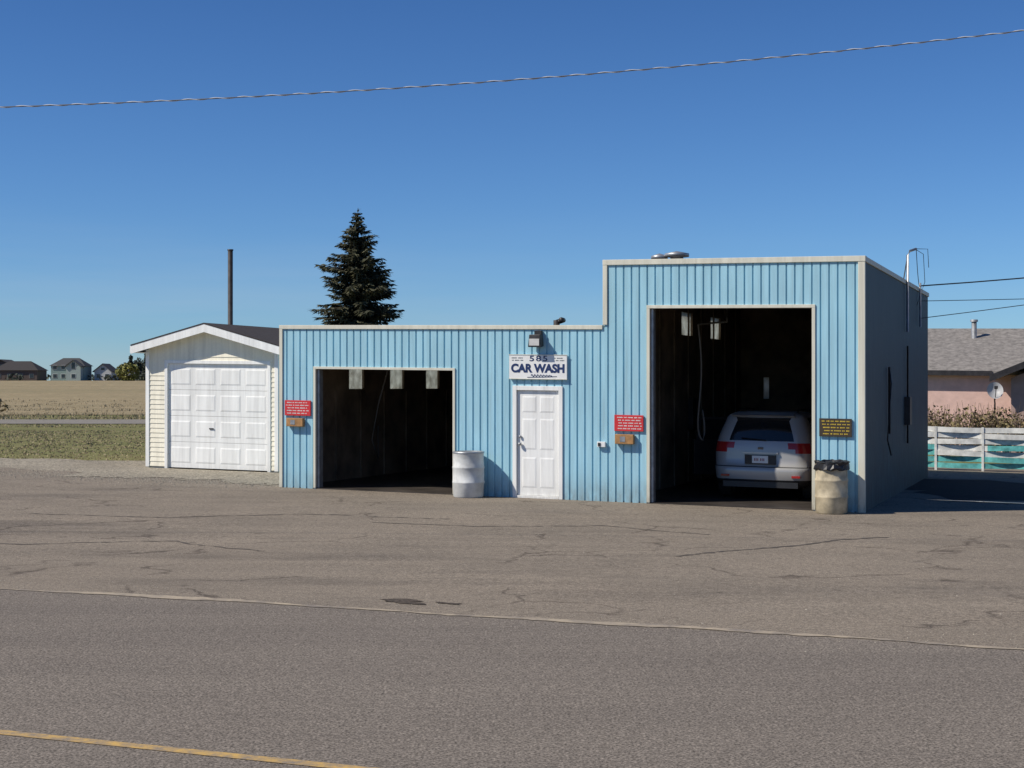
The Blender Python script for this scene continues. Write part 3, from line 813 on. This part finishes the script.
m=MB(); m.box(P,7.5,13.3,23.5,26,0,2.5); m.idx([P(7.5,23.5,2.5),P(13.3,23.5,2.5),P(wc,23.5,3.8)],[(0,1,2)]); m.build('wing_walls',m_pinkd,nh)
m=MB(); m.box(P,8.3,9.7,23.44,23.49,1.1,2.1); m.build('window_frames',m_white,nh)
m=MB(); m.box(P,8.37,9.63,23.42,23.439,1.17,2.03); m.build('window_glass',m_glass,nh)
m=MB(); x,y,z=P(6.0,29,3.9); m.tube([(x,y,z),(x,y,z+.65)],.09,10); m.tube([(x,y,z+.62),(x,y,z+.70)],.13,10); m.build('chimney_flue',m_galv,nh)
sd=empty('satellite_dish')
m=MB(); c=Vector(P(7.05,22.6,2.05)); ax=Vector((-.15,-.85,.4)).normalized(); u=ax.cross(Vector((0,0,1))).normalized(); v=ax.cross(u); vs=[];n=24
for j in range(6):
    rr=.29*j/5
    for i in range(n): a=6.283*i/n; vs.append(c+u*rr*.85*math.cos(a)+v*rr*math.sin(a)+ax*(.5*rr*rr/.29))
m.idx(vs,[(j*n+i,j*n+(i+1)%n,(j+1)*n+(i+1)%n,(j+1)*n+i) for j in range(5) for i in range(n)],0,True)
lower=c-v*.27 if (c-v*.27).z<c.z else c+v*.27
m.tube([lower,c+ax*.38],.014,6,1); m.box(lambda a,b_,cc:tuple(c+ax*(.35+cc)+u*a+v*b_),-.05,.05,-.035,.035,-.03,.06,1); m.tube([c,c-ax*.12,Vector(P(7.05,22.75,1.7)),Vector(P(7.05,22.75,0))],.025,6,1)
m.build('dish',[M('dish_grey',(.40,.40,.40),.5,.1),m_dark],sd)
# woven fence
fe=empty('woven_board_fence')
FD=14.5
m=MB(); rows=7; hh=1.1/rows; T0,T1=3.6,16.0; bay=1.2
P0=lambda t,d,w:(XY(t,d)[0],XY(t,d)[1],w+H(*XY(t,d)))
for k in range(rows):
    n=int((T1-T0)/.12)
    for i in range(n):
        a=T0+i*.12; b_=a+.12
        oa=FD+(.05 if k%2 else -.05)*math.sin((a-T0)/bay*math.pi); ob=FD+(.05 if k%2 else -.05)*math.sin((b_-T0)/bay*math.pi)
        dz=.012*math.sin(a*1.7+k*2)
        w0=.06+k*hh+.012+dz; w1=w0+hh-.018
        mi=1 if (k<=1 or (k==3 and int((a-T0)/bay)%2) or (k==2 and int((a-T0)/bay)%3==1)) else 0
        m.hexa([P0(a,oa,w0),P0(b_,ob,w0),P0(b_,ob+.018,w0),P0(a,oa+.018,w0),P0(a,oa,w1),P0(b_,ob,w1),P0(b_,ob+.018,w1),P0(a,oa+.018,w1)],mi)
m.build('woven_boards',[m_fwhite,m_teal],fe)
m=MB(); t=T0
while t<T1+.1: m.box(P0,t-.03,t+.03,FD-.02,FD+.03,0,1.16); t+=bay
m.build('posts',m_fwhite,fe)
f=MB(); m=MB()
for i in range(44):
    t=r.uniform(3.5,9.0); d=r.uniform(20,21.5); x,y=XY(t,d); z=H(x,y); hgt=r.uniform(1.05,1.7)
    for j in range(12):
        a=r.uniform(0,6.28); l=r.uniform(.2,.6); tip=(x+math.cos(a)*l,y+math.sin(a)*l,z+hgt*r.uniform(.75,1.1)); m.tube([(x,y,z),((x+tip[0])/2+.05,(y+tip[1])/2,z+hgt*.55),tip],[.012,.009,.004],4)
    clumps(f,(x,y,z+hgt*.62),(.5,.5,hgt*.40),190,.055,r)
sh=empty('hedge_shrubs'); m.build('stems',m_bark,sh); f.build('leaves',m_shrub,sh)

# ---------------- light
el=math.radians(45); ph=math.radians(51)
dt,dd=math.sin(ph),math.cos(ph)
dx=dt*CA+dd*SA; dy=-dt*SA+dd*CA
dirv=Vector((dx*math.cos(el),dy*math.cos(el),-math.sin(el)))
L=bpy.data.lights.new('sun','SUN'); L.energy=5.0; L.angle=math.radians(.5); L.color=(1,.93,.82)
lo=bpy.data.objects.new('sun',L); scene.collection.objects.link(lo); lo.rotation_euler=dirv.to_track_quat('-Z','Y').to_euler(); lo.location=(-20,-20,30)
w=bpy.data.worlds.new('World'); scene.world=w; w.use_nodes=True; nt=w.node_tree
bg=nt.nodes['Background']; sky=N(nt,'ShaderNodeTexSky',sky_type='NISHITA'); sky.sun_disc=False; sky.sun_elevation=el; sky.sun_rotation=math.atan2(-dx,-dy)
sky.air_density=1.0; sky.dust_density=.2; sky.ozone_density=3; sky.altitude=600
tc=N(nt,'ShaderNodeTexCoord'); mp_=N(nt,'ShaderNodeMapping'); mp_.inputs['Scale'].default_value=(1.5,1.5,16); nt.links.new(tc.outputs['Generated'],mp_.inputs['Vector'])
sx=N(nt,'ShaderNodeSeparateXYZ'); nt.links.new(tc.outputs['Generated'],sx.inputs[0])
gt=N(nt,'ShaderNodeMapRange'); gt.inputs[1].default_value=0; gt.inputs[2].default_value=.25; nt.links.new(sx.outputs['Z'],gt.inputs[0])
tint=mix(nt,gt.outputs[0],(.50,.76,1.10),(.33,.57,.90))
c=mix(nt,1.0,sky.outputs[0],tint,'MULTIPLY')
f1=ramp(nt,noise(nt,mp_.outputs['Vector'],2.2,5,.55),.42,.75)
g=N(nt,'ShaderNodeMapRange'); g.inputs[1].default_value=.02; g.inputs[2].default_value=.12; g.inputs[3].default_value=.42; g.inputs[4].default_value=0; nt.links.new(sx.outputs['Z'],g.inputs[0])
gx=N(nt,'ShaderNodeMapRange'); gx.inputs[1].default_value=-.35; gx.inputs[2].default_value=.1; gx.inputs[3].default_value=1; gx.inputs[4].default_value=.25; nt.links.new(sx.outputs['X'],gx.inputs[0])
c=mix(nt,mul(nt,mul(nt,f1,g.outputs[0]),gx.outputs[0]),c,(4.6,5.4,6.4))
nt.links.new(c,bg.inputs['Color']); bg.inputs['Strength'].default_value=.10
# ---------------- camera
cd=bpy.data.cameras.new('camera'); cam=bpy.data.objects.new('camera',cd); scene.collection.objects.link(cam)
cam.location=(0,0,2.14); cam.rotation_euler=(math.pi/2+2/1500,0,0); cd.sensor_width=36; cd.lens=1500/1024*36; cd.clip_end=6000; cd.clip_start=.1
scene.camera=cam
scene.view_settings.view_transform='Standard'; scene.view_settings.look='None'; scene.view_settings.exposure=0
